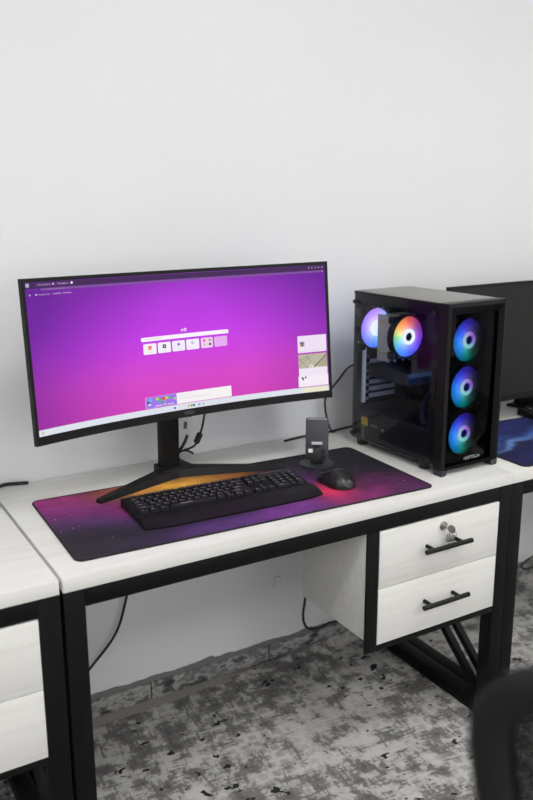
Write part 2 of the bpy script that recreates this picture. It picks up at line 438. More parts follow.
# keys left in the upper drawer's lock
t = thing('key_ring', 'two nickel keys on a ring, hanging from the lock of the upper drawer', 'keys', (.963, -.007, -.097))
b = bm_new(); box(b, .9605, .9655, -.019, -.0071, -.0985, -.0955, .0004)
m = Matrix.Translation((.9655, -.028, -.097)) @ Matrix.Rotation(.35, 4, 'Z')
cyl(b, m @ Vector((-.0012, 0, 0)), m @ Vector((.0012, 0, 0)), .0105, 24, bev=.0005)
obj('key', b, M['steel'], t)
b = bm_new(); ring(b, (.969, -.030, -.109), (.9, .35, .1), .0085, .0098, .0014, 30); obj('split_ring', b, M['steel'], t)
b = bm_new()
m = Matrix.Translation((.9705, -.0195, -.127)) @ Matrix.Rotation(-.25, 4, 'Z') @ Matrix.Rotation(.18, 4, 'Y')
box(b, -.0105, .0105, -.001, .001, -.010, .012, .0045, 3, m); box(b, -.0030, .0030, -.001, .001, -.030, -.008, .0005, 2, m)
obj('key', b, M['steel'], t)

# ------------------------------------------------------------------ mouse mats
def nebula(name, base, blobs, W, Dp, warp, stars, seed):
    k = NT(name); co = k.coord()
    nz = k.n('ShaderNodeTexNoise'); k.t.links.new(k.mapping(co, loc=(seed, seed*.7, 0)), nz.inputs['Vector']); nz.inputs['Scale'].default_value = 9; nz.inputs['Detail'].default_value = 5
    v = k.n('ShaderNodeVectorMath', operation='SUBTRACT'); k.t.links.new(nz.outputs['Color'], v.inputs[0]); v.inputs[1].default_value = (.5, .5, .5)
    v2 = k.n('ShaderNodeVectorMath', operation='MULTIPLY_ADD'); k.t.links.new(v.outputs[0], v2.inputs[0]); v2.inputs[1].default_value = (warp, warp, 0); k.t.links.new(co, v2.inputs[2])
    col = lin(base)
    for (cx, cy, rx, ry, rot, c, amt) in blobs:
        s = k.n('ShaderNodeVectorMath', operation='SUBTRACT'); k.t.links.new(v2.outputs[0], s.inputs[0]); s.inputs[1].default_value = (cx*W, cy*Dp, 0)
        mp = k.n('ShaderNodeMapping', vector_type='TEXTURE'); k.t.links.new(s.outputs[0], mp.inputs[0]); mp.inputs['Rotation'].default_value = (0, 0, rot); mp.inputs['Scale'].default_value = (rx, ry, 1)
        x = k.sep(mp.outputs[0])
        d2 = k.math('ADD', k.math('MULTIPLY', x[0], x[0]), k.math('MULTIPLY', x[1], x[1]))
        f = k.math('MULTIPLY', k.math('EXPONENT', k.math('MULTIPLY', d2, -1.0)), amt)
        col = k.mix(f, col, lin(c))
    cl = k.noise(k.mapping(co, (1, 1.8, 1), (seed, 3, 0), (0, 0, .5)), 13, 7, .68)
    cr = k.ramp(cl, [(.30, (.62, .62, .64, 1)), (.5, (.98, .98, .98, 1)), (.68, (1.35, 1.32, 1.35, 1))])
    col = k.mix(1.0, col, cr, 'MULTIPLY')
    vo = k.n('ShaderNodeTexVoronoi'); k.t.links.new(co, vo.inputs['Vector']); vo.inputs['Scale'].default_value = stars
    st = k.math('LESS_THAN', vo.outputs['Distance'], .075)
    pick = k.math('GREATER_THAN', k.sep(vo.outputs['Color'])[0], .62)
    col = k.mix(k.math('MULTIPLY', k.math('MULTIPLY', st, pick), .6), col, lin((215, 195, 215)))
    k.bsdf(**{'Base Color': col, 'Roughness': .7, 'Specular IOR Level': .25})
    return k.m
MW, MD = .9055, .3814
M['mat_a'] = nebula('purple_nebula_print', (36, 33, 40), [
    (.05, .93, .13, .10, 0, (150, 44, 112), .85), (.12, .66, .17, .06, -.45, (128, 42, 116), .85), (.16, .44, .2, .05, -.4, (72, 44, 96), .8),
    (.31, .88, .11, .045, -.10, (176, 96, 48), .85), (.40, .84, .13, .045, -.05, (222, 166, 66), .85), (.20, .96, .05, .03, 0, (150, 76, 54), .7), (.55, .78, .08, .045, -.1, (186, 104, 52), .7),
    (.22, .60, .05, .05, 0, (150, 50, 110), .6), (.40, .06, .22, .06, 0, (80, 48, 112), .8), (.58, .10, .12, .05, .1, (122, 56, 142), .75), (.68, .45, .08, .06, .2, (96, 48, 116), .85),
    (.735, .24, .045, .065, -.25, (222, 52, 80), .9), (.82, .10, .10, .05, 0, (138, 46, 112), .8), (.70, .62, .05, .06, 0, (84, 42, 98), .7), (.90, .28, .10, .055, -.3, (84, 34, 78), .75),
    (.96, .07, .07, .05, 0, (84, 38, 84), .8), (.86, .95, .16, .12, 0, (27, 26, 30), .95), (.64, .98, .10, .05, 0, (30, 28, 33), .9), (.04, .12, .18, .11, 0, (40, 37, 44), .9)], MW, MD, .09, 46, 1)
M['mat_c'] = nebula('blue_galaxy_print', (22, 24, 54), [
    (.10, .55, .10, .025, .5, (70, 104, 180), .8), (.14, .42, .10, .012, .3, (120, 155, 215), .8), (.24, .50, .12, .016, .3, (104, 142, 208), .8), (.40, .62, .14, .03, .2, (60, 92, 170), .8), (.1, .2, .2, .06, .3, (32, 34, 84), .8), (.3, .8, .2, .05, .2, (40, 46, 108), .8)], .8, .38, .12, 190, 5)
M['matedge'] = plain('black_stitched_edge', (18, 18, 20), .85)
def mouse_mat(label, loc, rz, w, d, mat):
    t = thing('mouse_mat', label, 'mouse mat', loc, rz)
    m = WM[t.name]
    b = bm_new(); prism(b, rrect(.003, w-.003, .003, d-.003, .017), 0, .0032); b.transform(m); o = obj('mat_sheet', b, mat, t)
    b = bm_new(); pts = rrect(.002, w-.002, .002, d-.002, .018, 8); pts = [(x, y, .0022) for x, y in pts]; pts.append(pts[0])
    tube(b, pts, .0022, 8, False); b.transform(m); obj('stitched_edge', b, M['matedge'], t)
mouse_mat('long purple and orange nebula mouse mat under the keyboard on the middle desk', (.0446, .0529, .0), -.0354, MW, MD, M['mat_a'])
mouse_mat('dark blue galaxy mouse mat on the right-hand desk', (1.255, .012, .0), -.05, .8, .38, M['mat_c'])
MZ = .0034

# ------------------------------------------------------------------ monitors
def make_monitor(label, loc, rz, W, H, R, tilt, cy, cz, lit):
    """loc = stand base on the desk; the curved panel hangs at local y = cy, bottom height cz"""
    t = thing('monitor', label, 'monitor', loc, rz)
    wm = WM[t.name]
    def sp(u, v, w=0.0):           # w: distance behind the front surface
        s = R-math.sqrt(R*R-u*u); k = u/R; y = -s+w*math.cos(k); x = u+w*math.sin(k)
        return wm @ Vector((x, cy+y*math.cos(tilt)+v*math.sin(tilt), cz-loc[2]+v*math.cos(tilt)-y*math.sin(tilt)))
    def shell(bm, u0, u1, v0, v1, w0, w1, nu=40, nv=1, taper=0.0, cr=0.0):
        fr, bk = [], []
        for i in range(nu+1):
            a, c = [], []
            for j in range(nv+1):
                s, q = i/nu, j/nv
                u = u0+(u1-u0)*s; v = v0+(v1-v0)*q
                a.append(bm.verts.new(sp(u, v, w0)))
                um, vm = (u0+u1)/2, (v0+v1)/2
                c.append(bm.verts.new(sp(um+(u-um)*(1-taper), vm+(v-vm)*(1-taper), w1)))
            fr.append(a); bk.append(c)
        for i in range(nu):
            for j in range(nv):
                bm.faces.new((fr[i][j], fr[i+1][j], fr[i+1][j+1], fr[i][j+1])); bm.faces.new((bk[i][j], bk[i][j+1], bk[i+1][j+1], bk[i+1][j]))
            bm.faces.new((fr[i][0], bk[i][0], bk[i+1][0], fr[i+1][0])); bm.faces.new((fr[i][nv], fr[i+1][nv], bk[i+1][nv], bk[i][nv]))
        for j in range(nv):
            bm.faces.new((fr[0][j], fr[0][j+1], bk[0][j+1], bk[0][j])); bm.faces.new((fr[nu][j], bk[nu][j], bk[nu][j+1], fr[nu][j+1]))
        bmesh.ops.recalc_face_normals(bm, faces=bm.faces[:]); return bm
    h = W/2
    su0, su1, sv0, sv1 = -h+.0075, h-.0075, .0195, H-.0085
    b = bm_new(); shell(b, -h, h, 0, H, .0012, .011)
    # front rim and chin
    for a in ((-h, h, 0, sv0-.0004), (-h, h, sv1+.0004, H), (-h, su0-.0004, sv0-.0004, sv1+.0004), (su1+.0004, h, sv0-.0004, sv1+.0004)):
        q = bm_new(); shell(q, *a, -.0008, .0014, 40 if a[1]-a[0] > .1 else 1); merge(b, q)
    obj('bezel', b, M['plastic'], t)
    b = bm_new(); shell(b, -h+.004, h-.004, .004, H-.004, .0112, .026, taper=.07); q = bm_new(); shell(q, -h*.5, h*.5, H*.16, H*.80, .026, .046, taper=.2); merge(b, q)
    obj('back_cover', b, M['plastic2'], t)
    b = bm_new(); nu = 48; uvl = b.loops.layers.uv.new('UVMap'); cols = []
    for i in range(nu+1):
        u = su0+(su1-su0)*i/nu; cols.append([b.verts.new(sp(u, v, .0006)) for v in (sv0, sv1)])
    for i in range(nu):
        f = b.faces.new((cols[i][0], cols[i+1][0], cols[i+1][1], cols[i][1]))
        for lp, (a, c) in zip(f.loops, ((i, 0), (i+1, 0), (i+1, 1), (i, 1))): lp[uvl].uv = (a/nu, c)
    screen = obj('screen', b, M['screen'] if lit else M['offscreen'], t)
    if lit: screen['label'] = 'curved lit screen showing a browser start page on purple'
    else: screen['label'] = 'switched-off dark screen'
    # stand
    hub_y, ph = cy+.105, cz-loc[2]+H*.42
    loc_m = wm
    b = bm_new()
    if lit:
        bar(b, (-.009, hub_y, .012), (-.009, hub_y-.006, ph), .050, .030, .004, Vector((0, 1, 0))); box(b, -.037, .037, cy+.035, hub_y+.01, ph-.05, ph+.04, .006)
    else:
        bar(b, (.03, hub_y+.03, .010), (.03, hub_y+.02, ph), .07, .03, .004, Vector((0, 1, 0))); box(b, -.01, .07, cy+.035, hub_y+.035, ph-.05, ph+.04, .006)
    b.transform(loc_m); obj('stand_neck', b, M['plastic2'], t)
    b = bm_new()
    if lit:
        # flat V foot: two tapering arms reaching forward to left and right of a block under the neck
        ax = 0.0
        for s, (tx, ty) in ((-1, (-.246, cy+.004)), (1, (.258, cy-.025))):
            q = bmesh.new()
            d = (Vector((tx, ty, 0))-Vector((ax, hub_y-.01, 0))); n = Vector((-d.y, d.x, 0)).normalized()
            secs = []
            for kk in range(9):
                f = kk/8; c = Vector((ax, hub_y-.012, 0))+d*f; w = .032*(1-f)+.0095*f if f > .02 else .036; hh = .020*(1-f)+.010*f
                secs.append([q.verts.new(c+n*w+Vector((0, 0, .0))), q.verts.new(c-n*w), q.verts.new(c-n*w*.72+Vector((0, 0, hh))), q.verts.new(c+n*w*.72+Vector((0, 0, hh)))])
            for A, B in zip(secs, secs[1:]):
                for j in range(4): q.faces.new((A[j], A[(j+1) % 4], B[(j+1) % 4], B[j]))
            q.faces.new(secs[0]); q.faces.new(secs[-1][::-1]); bmesh.ops.recalc_face_normals(q, faces=q.faces[:]); merge(b, q)
        prism(b, [(-.046, hub_y-.04), (.046, hub_y-.04), (.04, hub_y+.028), (-.04, hub_y+.028)], 0, .024, .003)
    else:
        prism(b, [(-.02, hub_y+.06), (.16, hub_y+.06), (.14, hub_y-.10), (.03, hub_y-.10)], 0, .011, .002)
    b.transform(loc_m); obj('stand_foot', b, M['plastic2'], t)
    return t, screen, sp

def screen_mat():
    k = NT('lit_purple_screen'); s = k.sep(k.coord('UV'))
    u, v = s[0], s[1]
    c = k.ramp(v, [(0, lin((214, 66, 184))), (.25, lin((216, 70, 204))), (.55, lin((200, 62, 234))), (.82, lin((180, 56, 222))), (1, lin((150, 50, 192)))])
    # screen colour darkens to deep violet towards the sides and upper corners
    du = k.math('ABSOLUTE', k.math('SUBTRACT', u, .53))
    dv = k.math('MULTIPLY', k.math('SUBTRACT', v, .35, clamp=True), .30)
    f = k.ramp(k.math('ADD', du, dv), [(.20, (0, 0, 0, 1)), (.40, (.36, .36, .36, 1)), (.62, (.82, .82, .82, 1))])
    c = k.mix(f, c, lin((88, 26, 140)))
    nz = k.noise(k.coord('UV'), 3.0, 2)
    c = k.mix(k.math('MULTIPLY', k.math('SUBTRACT', nz, .5), .25, clamp=True), c, lin((235, 90, 235)))
    k.bsdf(**{'Base Color': (.004, .004, .004, 1), 'Roughness': .45, 'Specular IOR Level': .08, 'Emission Color': c, 'Emission Strength': .97})
    return k.m
M['screen'] = screen_mat()
# local panel values found from the photograph: centre bottom at (.439,.350,.178), yaw .051, tilt .0886
BX, BY, YAW = .4392, .3497, .0512
mon, scr, SP = make_monitor('large curved ultrawide monitor showing a purple browser page', (BX, BY, MZ), YAW, .80, .3572, 1.47, .0886, 0.0, .1778, True)

# things drawn on the screen (each a thin lit layer following the curve)
EM = {}
def em(c, s=.97):
    key = (c, s)
    if key not in EM: EM[key] = emit('screen_pixels_%02x%02x%02x' % c, c, s)
    return EM[key]
def ui(name, b2, c, lev=1, s=.97, parent=None):
    """b2: flat bmesh with x=u, y=v → bent onto the screen"""
    for v in b2.verts: v.co = SP(v.co.x, v.co.y, .0006-.00035*lev)
    return obj(name, b2, em(c, s), parent or scr, False)
def ui_rect(name, u0, u1, v0, v1, r, c, lev=1, s=.97):
    P = rrect(u0, u1, v0, v1, max(r, 1e-4), 4)
    b = bmesh.new()
    lo = sorted(set(round(u0+(u1-u0)*i/max(1, int((u1-u0)/.02)), 5) for i in range(max(1, int((u1-u0)/.02))+1)))
    f = b.faces.new([b.verts.new((x, y, 0)) for x, y in P])
    for u in lo[1:-1]:
        bmesh.ops.bisect_plane(b, geom=b.verts[:]+b.edges[:]+b.faces[:], plane_co=(u, 0, 0), plane_no=(1, 0, 0))
    return ui(name, b, c, lev, s)
def ui_text(name, s, u, v, size, c, lev=2, st=.9):
    b = text_bm(s, size); bmesh.ops.translate(b, verts=b.verts[:], vec=(u, v, 0)); return ui(name, b, c, lev, st)
def ui_poly(name, pts, c, lev=2, s=.95):
    b = bmesh.new(); b.faces.new([b.verts.new((x, y, 0)) for x, y in pts]); return ui(name, b, c, lev, s)
def disc(u, v, r, n=14, ry=None): return [(u+r*math.cos(2*PI*i/n), v+(ry or r)*math.sin(2*PI*i/n)) for i in range(n)]
WHT = (244, 240, 248)
ui_rect('taskbar', -.3922, .3922, .0197, .0338, .0002, (222, 228, 238))
ui_rect('title_bar', -.3922, .3922, .3355, .3480, .0002, (74, 36, 96), 1, .75)
ui_rect('tab', -.368, -.278, .3385, .3465, .002, (92, 50, 118), 2, .8)
ui_rect('address_bar', -.356, .381, .3300, .3352, .0026, (136, 84, 168), 2, .85)
ui_text('tab_text', 'Documentation', -.347, .3428, .0050, (196, 176, 208), 3)
ui_rect('tab_icon', -.3272, -.3236, .3412, .3446, .0017, (235, 235, 245), 3)
ui_text('tab_text', 'Marketplaces', -.302, .3430, .0050, (206, 186, 216), 3)
ui_rect('new_tab_button', -.2830, -.2775, .3405, .3457, .0024, (240, 236, 246), 3)
b = bmesh.new(); merge(b, ring(bmesh.new(), (-.3862, .3424, 0), (0, 0, 1), .0016, .0042, .0001, 18)); bmesh.ops.delete(b, geom=[f for f in b.faces if f.calc_center_median().z < 0], context='FACES')
ui('browser_button', b, (206, 200, 212), 2)
ui_text('address_text', 'search or enter address', -.320, .3328, .0042, (188, 150, 206), 3, .8)
for u in (-.375, -.3665): ui_text('bar_arrow', '<', u, .3328, .005, (150, 120, 170), 2, .8)
ui_rect('bookmark_icon', -.3842, -.3810, .3205, .3237, .0012, (214, 196, 224), 2)
ui_rect('bookmark_icon', -.3692, -.3660, .3205, .3237, .0012, (236, 232, 242), 2)
for s, u in (('For quick access', -.3490), ('Google Doc', -.3176), ('Marketplace', -.2925)): ui_text('bookmark_text', s, u, .3221, .0043, (236, 222, 244), 2)
for u in (.350, .3585, .368, .3765, .3855): ui_rect('window_button', u-.0016, u+.0016, .3412, .3444, .0006, (190, 160, 205), 2, .85)
ui_rect('window_button', .3838, .3872, .3312, .3344, .0008, (206, 176, 222), 2, .9)
ui_rect('search_bar', -.1163, .1222, .1945, .2042, .0046, (248, 242, 250), 1, 1.0)
ui_rect('search_hint', -.106, -.060, .1988, .2000, .0004, (214, 204, 220), 2)
ui_rect('search_button', .106, .1085, .1982, .2006, .001, (190, 186, 205), 2)
ui_rect('search_button', .114, .1165, .1982, .2006, .001, (180, 176, 200), 2)
# the little logo above the search bar
b = bmesh.new(); merge(b, ring(bmesh.new(), (-.0045, .2132, 0), (0, 0, 1), .0012, .0030, .0001, 16)); merge(b, ring(bmesh.new(), (.0035, .2136, 0), (0, 0, 1), .0018, .0040, .0001, 16))
bmesh.ops.delete(b, geom=[f for f in b.faces if f.calc_center_median().z < 0], context='FACES'); ui('start_page_logo', b, (240, 226, 246), 2)
tiles = ((-.1115, -.0765, WHT), (-.0725, -.0378, WHT), (-.0338, .0008, (240, 236, 250)), (.0045, .0396, (244, 238, 250)), (.0446, .0770, (238, 206, 244)), (.0812, .1168, (230, 172, 240)))
for i, (a, c, col) in enumerate(tiles): ui_rect('shortcut_tile', a, c, .1638, .1888, .003, col, 1, 1.0)
ui_rect('tile_icon', -.0985, -.0895, .1745, .1838, .002, (236, 112, 60), 2); ui_text('tile_icon_text', 'a', -.094, .1790, .008, (250, 244, 240), 3)
ui_rect('tile_icon', -.0598, -.0508, .1745, .1838, .002, (36, 38, 46), 2); ui_poly('tile_icon_mark', disc(-.0553, .1792, .0018), (235, 235, 240), 3)
ui_poly('tile_icon', disc(-.0165, .1798, .0038), (150, 118, 202), 2)
ui_poly('tile_icon', disc(.0205, .1808, .0034), (186, 196, 236), 2); ui_poly('tile_icon', disc(.0235, .1785, .0028), (206, 196, 240), 3)
for (u, v, c) in ((.0535, .1822, (226, 96, 104)), (.0690, .1822, (150, 182, 84)), (.0535, .1720, (196, 206, 160)), (.0690, .1722, (122, 72, 66))): ui_poly('tile_icon', disc(u, v, .0034), c, 2)
for u in (-.094, -.0553, -.0165, .022): ui_rect('tile_caption', u-.007, u+.007, .1682, .1690, .0002, (206, 200, 210), 2)
# notification banner above the taskbar
ui_rect('banner', -.1166, .1205, .0352, .0622, .0015, (243, 240, 242), 1, 1.0)
ui_rect('banner_picture', -.1160, -.0320, .0356, .0619, .0015, (158, 120, 236), 2)
for u, v, r, c in ((-.104, .055, .006, (120, 190, 230)), (-.110, .050, .005, (70, 90, 130)), (-.106, .044, .004, (230, 235, 240)), (-.085, .056, .0055, (190, 216, 60)), (-.078, .051, .006, (70, 190, 110)), (-.068, .0545, .006, (222, 70, 60)),
                   (-.060, .0555, .005, (240, 210, 60)), (-.053, .0545, .0055, (90, 196, 90)), (-.072, .046, .0035, (60, 150, 200)), (-.037, .0505, .0048, (206, 196, 140)), (-.066, .0505, .0035, (245, 160, 60))):
    ui_poly('picture_shape', [(u+r*math.cos(a), v+.62*r*math.sin(a)) for a in (.3, 1.5, 2.4, 3.6, 4.6, 5.6)], c, 3)
ui_rect('picture_caption', -.092, -.071, .0385, .0402, .0004, (240, 225, 250), 3); ui_rect('picture_caption', -.058, -.040, .0385, .0402, .0004, (240, 225, 250), 3); ui_poly('picture_caption', disc(-.0645, .0402, .0032), (240, 200, 120), 3)
ui_rect('banner_line', -.022, .015, .0545, .0553, .0002, (212, 206, 208), 2); ui_rect('banner_line', -.022, .062, .0472, .0481, .0002, (196, 190, 194), 2); ui_rect('banner_line', .112, .1135, .0475, .0500, .0002, (200, 200, 205), 2)
# cards on the right
ui_rect('card', .3108, .3892, .1252, .1694, .001, (240, 226, 246), 1, .97)
for i, c in enumerate(((90, 120, 190), (120, 110, 130), (150, 120, 160), (236, 170, 110), (70, 70, 100), (190, 150, 150))):
    ui_rect('card_icon', .3165+.0042*(i % 3), .3207+.0042*(i % 3), .1478-.0062*(i//3), .1540-.0062*(i//3), .0002, c, 2)
ui_rect('card_line', .346, .368, .1288, .1296, .0002, (206, 190, 214), 2)
ui_rect('map_picture', .3110, .3892, .0790, .1210, .0002, (196, 190, 168), 1, .9)
for p in (((.311, .106), (.336, .1145), (.336, .1128), (.311, .1043)), ((.311, .093), (.352, .1205), (.3545, .1205), (.311, .0912)), ((.331, .121), (.345, .0985), (.347, .0985), (.3332, .121)), ((.313, .1115), (.338, .081), (.3365, .081), (.3115, .1105))):
    ui_poly('map_street', p, (150, 142, 124), 2, .9)
ui_poly('map_street', ((.352, .0865), (.389, .119), (.389, .1145), (.3585, .0865)), (128, 120, 104), 2, .9); ui_poly('map_field', ((.362, .0865), (.389, .112), (.389, .0865)), (176, 172, 142), 2, .9)
ui_rect('card', .3110, .3892, .0575, .0842, .0002, (242, 230, 246), 3, .97)
ui_poly('map_pin', disc(.3460, .0875, .0055), (240, 232, 225), 4); ui_poly('map_pin', disc(.3460, .0880, .0018), (70, 70, 70), 5); ui_poly('map_pin', disc(.3610, .0845, .003), (235, 232, 235), 4)
ui_rect('card', .3085, .3905, .0358, .0638, .0008, (246, 236, 248), 4, .98)
for u, v in ((.3195, .0600), (.3215, .0560), (.3285, .0605)): ui_poly('card_icon', disc(u, v, .0026), (72, 66, 84), 5)
# taskbar icons
for u, c in ((-.0390, (60, 120, 210)), (.0000, (230, 170, 60)), (.0075, (110, 170, 70)), (.0140, (70, 76, 92)), (.0290, (120, 170, 200)), (.0405, (170, 196, 206)), (-.383, (236, 190, 110))): ui_poly('taskbar_icon', disc(u, .0268, .0030), c, 2)
ui_rect('taskbar_tray', .318, .388, .0200, .0335, .0002, (236, 234, 206), 2, .95)
# faint maker's word on the chin
b = text_bm('VEGA', .0115)
for v in b.verts: v.co = SP(v.co.x, v.co.y+.0098, -.0010)
obj('maker_lettering', b, M['dimtext'], mon, False)['label'] = 'small dim grey lettering on the chin'

monc, scrc, _ = make_monitor('switched-off dark monitor behind the computer tower on the right-hand desk', (1.725, .365, 0), 0.0, .92, .367, 6.0, .05, -.02, .079, False)

# ------------------------------------------------------------------ keyboards
def key_mat(name, cap, legend):
    k = NT(name); s = k.sep(k.coord('Generated'))
    top = k.math('GREATER_THAN', s[2], .9)
    a = k.math('LESS_THAN', k.math('ABSOLUTE', k.math('SUBTRACT', s[0], .36)), .13); c = k.math('LESS_THAN', k.math('ABSOLUTE', k.math('SUBTRACT', s[1], .64)), .15)
    f = k.math('MULTIPLY', k.math('MULTIPLY', a, c), top)
    k.bsdf(**{'Base Color': k.mix(f, lin(cap), lin(legend)), 'Roughness': .45, 'Specular IOR Level': .5})
    return k.m
M['key'] = key_mat('black_keycap', (20, 20, 22), (104, 104, 110)); M['key_lit'] = key_mat('white_lettered_keycap', (32, 33, 35), (240, 242, 244))
ROWS = [[1, -1, 1, 1, 1, 1, -.5, 1, 1, 1, 1, -.5, 1, 1, 1, 1, -.25, 1, 1, 1],
        [1]*13+[2, -.25, 1, 1, 1, -.25, 1, 1, 1, 1],
        [1.5]+[1]*12+[1.5, -.25, 1, 1, 1, -.25, 1, 1, 1, 1],
        [1.75]+[1]*11+[2.25, -3.5, 1, 1, 1],
        [2.25]+[1]*10+[2.75, -1.25, 1, -1.25, 1, 1, 1, 1],
        [1.25, 1.25, 1.25, 6.25, 1.25, 1.25, 1.25, 1.25, -.25, 1, 1, 1, -.25, 2, 1]]
def make_keyboard(label, loc, rz, W, Dk, km):
    t = thing('keyboard', label, 'keyboard', loc, rz, None); wm = WM[t.name]
    # side profile of the body: palm rest in front, sloped key deck behind
    prof = [(0, .0), (Dk, .0), (Dk, .020), (Dk-.012, .0235), (.070, .0105), (.062, .0135), (.030, .0125), (.008, .0080), (0, .0045)]
    b = bmesh.new()
    n = 14; secs = []
    for i in range(n+1):
        x = W*i/n; e = min(i, n-i); f0 = 0.010 if e == 0 else (.003 if e == 1 else 0)   # rounded front corners
        secs.append([b.verts.new((x, y+(f0*(1-y/Dk)), z)) for y, z in prof])
    m_ = len(prof)
    for A, B in zip(secs, secs[1:]):
        for j in range(m_): b.faces.new((A[j], A[(j+1) % m_], B[(j+1) % m_], B[j]))
    b.faces.new(secs[0][::-1]); b.faces.new(secs[-1]); bmesh.ops.recalc_face_normals(b, faces=b.faces[:])
    b.transform(wm); obj('keyboard_body', b, M['plastic'], t, angle=25)
    u = (W-.024)/22.5; x0 = .012; ytop = Dk-.016; pitch = (ytop-.073)/6.15; cnt = 0; rest = bm_new()
    slope = math.atan2(.0235-.0105, Dk-.012-.070)
    for r, row in enumerate(ROWS):
        x = x0; y1 = ytop-pitch*r-(0 if r == 0 else pitch*.15); ym = y1-pitch/2
        for ki, w in enumerate(row):
            if w < 0: x += -w*u; continue
            zc = .0105+(ym-.070)*math.tan(slope)
            tall = (r in (2, 4) and ki == len(row)-1)
            b = bmesh.new(); bmesh.ops.create_cube(b, size=1)
            kw, kd = w*u-.0016, pitch-.0016+(pitch if tall else 0)
            for v in b.verts:
                s = .86 if v.co.z > 0 else 1.0
                v.co = Vector((v.co.x*(kw if s == 1 else kw-.0034), v.co.y*kd*s+(.0004 if s != 1 else 0), (v.co.z+.5)*.0072))
            bmesh.ops.bevel(b, geom=[e for e in b.edges if all(v.co.z > .004 for v in e.verts)], offset=.0007, segments=2, affect='EDGES')
            b.transform(wm @ Matrix.Translation((x+w*u/2, ym-(pitch/2 if tall else 0), zc-.0006)) @ Matrix.Rotation(slope, 4, 'X'))
            if r == 0 and ki >= len(row)-3 or (r == 0 and ki == 0): merge(rest, b)
            else:
                c = wm @ Vector((x+w*u/2, ym, zc)); obj('key', b, km, t, origin=c)
            x += w*u
    o = obj('keys', rest, km, t); o['kind'] = 'stuff'
    b = bm_new(); box(b, W-.10, W-.030, Dk-.0118, Dk-.0070, .0222, .0234, .0003, 1); b.transform(wm); obj('indicator_strip', b, M['dimtext'], t)['label'] = 'grey lettered strip'
    return t
kb = make_keyboard('black full-size keyboard with palm rest on the purple mat', (.2235, .1190, MZ), -.036, .452, .172, M['key'])
kb2 = make_keyboard('black keyboard with white lettered keys on the blue mat', (1.640, .232, MZ), -.02, .45, .172, M['key_lit'])

# ------------------------------------------------------------------ mouse
def make_mouse(loc, rz):
    t = thing('computer_mouse', 'black gaming mouse on the purple mat, right of the keyboard', 'mouse', loc, rz); wm = WM[t.name]
    Lm, Wm, Hm = .122, .068, .040
    def surf(y, a, grow=0.0):      # y: -1 back .. 1 front ; a: 0..pi over the top from right to left
        s = max(0.0, 1-abs(y)**2.6)**.5
        waist = 1-.13*math.exp(-((y-.15)/.35)**2)
        hw = (Wm/2)*(.98-.10*y)*waist*max(s, .02)+grow
        hh = Hm*(.66+.34*math.exp(-((y+.28)/.55)**2)-.22*max(0, y))*max(s, .02)**.75+grow
        ca, sa = math.cos(a), math.sin(a)
        return Vector((hw*math.copysign(abs(ca)**.75, ca)*(1+.05*(1-sa)), y*Lm/2, .001+hh*abs(sa)**.8))
    def patch(y0, y1, a0, a1, grow, ny=16, na=20):
        b = bmesh.new(); g = [[b.verts.new(surf(y0+(y1-y0)*i/ny, a0+(a1-a0)*j/na, grow)) for j in range(na+1)] for i in range(ny+1)]
        for i in range(ny):
            for j in range(na): b.faces.new((g[i][j], g[i+1][j], g[i+1][j+1], g[i][j+1]))
        return b, g
    b, g = patch(-1, 1, 0, PI, 0, 30, 28)
    for i in range(30): b.faces.new((g[i][0], g[i][-1], g[i+1][-1], g[i+1][0]))
    bmesh.ops.remove_doubles(b, verts=b.verts[:], dist=1e-5); bmesh.ops.recalc_face_normals(b, faces=b.faces[:]); b.transform(wm); obj('mouse_body', b, M['mouse'], t)
    def solid(b, th=.0012):
        bmesh.ops.recalc_face_normals(b, faces=b.faces[:]); bmesh.ops.solidify(b, geom=b.faces[:], thickness=th); b.transform(wm); return b
    b, _ = patch(.12, .93, .42*PI-.38, .46*PI, .0008); obj('button', solid(b), M['mouse'], t)
    b, _ = patch(.12, .93, .54*PI, .58*PI+.38, .0008); obj('button', solid(b), M['mouse'], t)
    b, _ = patch(-.35, .40, .86*PI, .97*PI, .0010, 10, 6); obj('thumb_grip', solid(b), M['rubber'], t)
    b, _ = patch(-.05, .35, .73*PI, .80*PI, .0014, 8, 4); obj('side_button', solid(b), M['plastic2'], t)
    c = surf(.56, PI/2); b = bm_new(); cyl(b, (-.0035, c.y, c.z-.004), (.0035, c.y, c.z-.004), .0085, 24, bev=.001); b.transform(wm); obj('scroll_wheel', b, M['rubber'], t)
    return t
k = NT('speckled_glossy_black'); f = k.noise(k.coord(), 160, 4, .7)
c = k.ramp(f, [(.5, lin((20, 20, 22))), (.66, lin((34, 34, 37))), (.75, lin((84, 84, 90)))]); k.bsdf(**{'Base Color': c, 'Roughness': .3, 'Specular IOR Level': .5}); M['mouse'] = k.m
make_mouse((.749, .167, MZ), .10)

# ------------------------------------------------------------------ phone stand
t = thing('phone_stand', 'dark grey folding phone stand on a round base, beside the mouse', 'phone stand', (.793, .3135, MZ), -.60); wm = WM[t.name]
b = bm_new(); cyl(b, (0, 0, 0), (0, 0, .0055), .0465, 56, bev=.0012); b.transform(wm); obj('round_base', b, M['stand'], t)
b = bm_new(); box(b, -.016, .016, -.010, .014, .0055, .020, .003); box(b, -.010, .010, -.002, .014, .010, .055, .003); cyl(b, (-.018, .004, .019), (.018, .004, .019), .006, 20); b.transform(wm); obj('hinge_arm', b, M['rubber'], t)
tl = Matrix.Translation((0, -.005, .022)) @ Matrix.Rotation(-.24, 4, 'X')     # plate leans back
def plate(b): b.transform(wm @ tl); return b
b = bm_new(); prism(b, rrect(-.0305, .0305, -.008, .106, .006, 5), -.003, .003, .0008, Matrix.Rotation(PI/2, 4, 'X')); obj('back_plate', plate(b), M['stand'], t)
b = bm_new(); box(b, -.026, .026, -.0036, -.0028, .101, .1035, .0003, 1); obj('edge_highlight', plate(b), M['alu'], t)
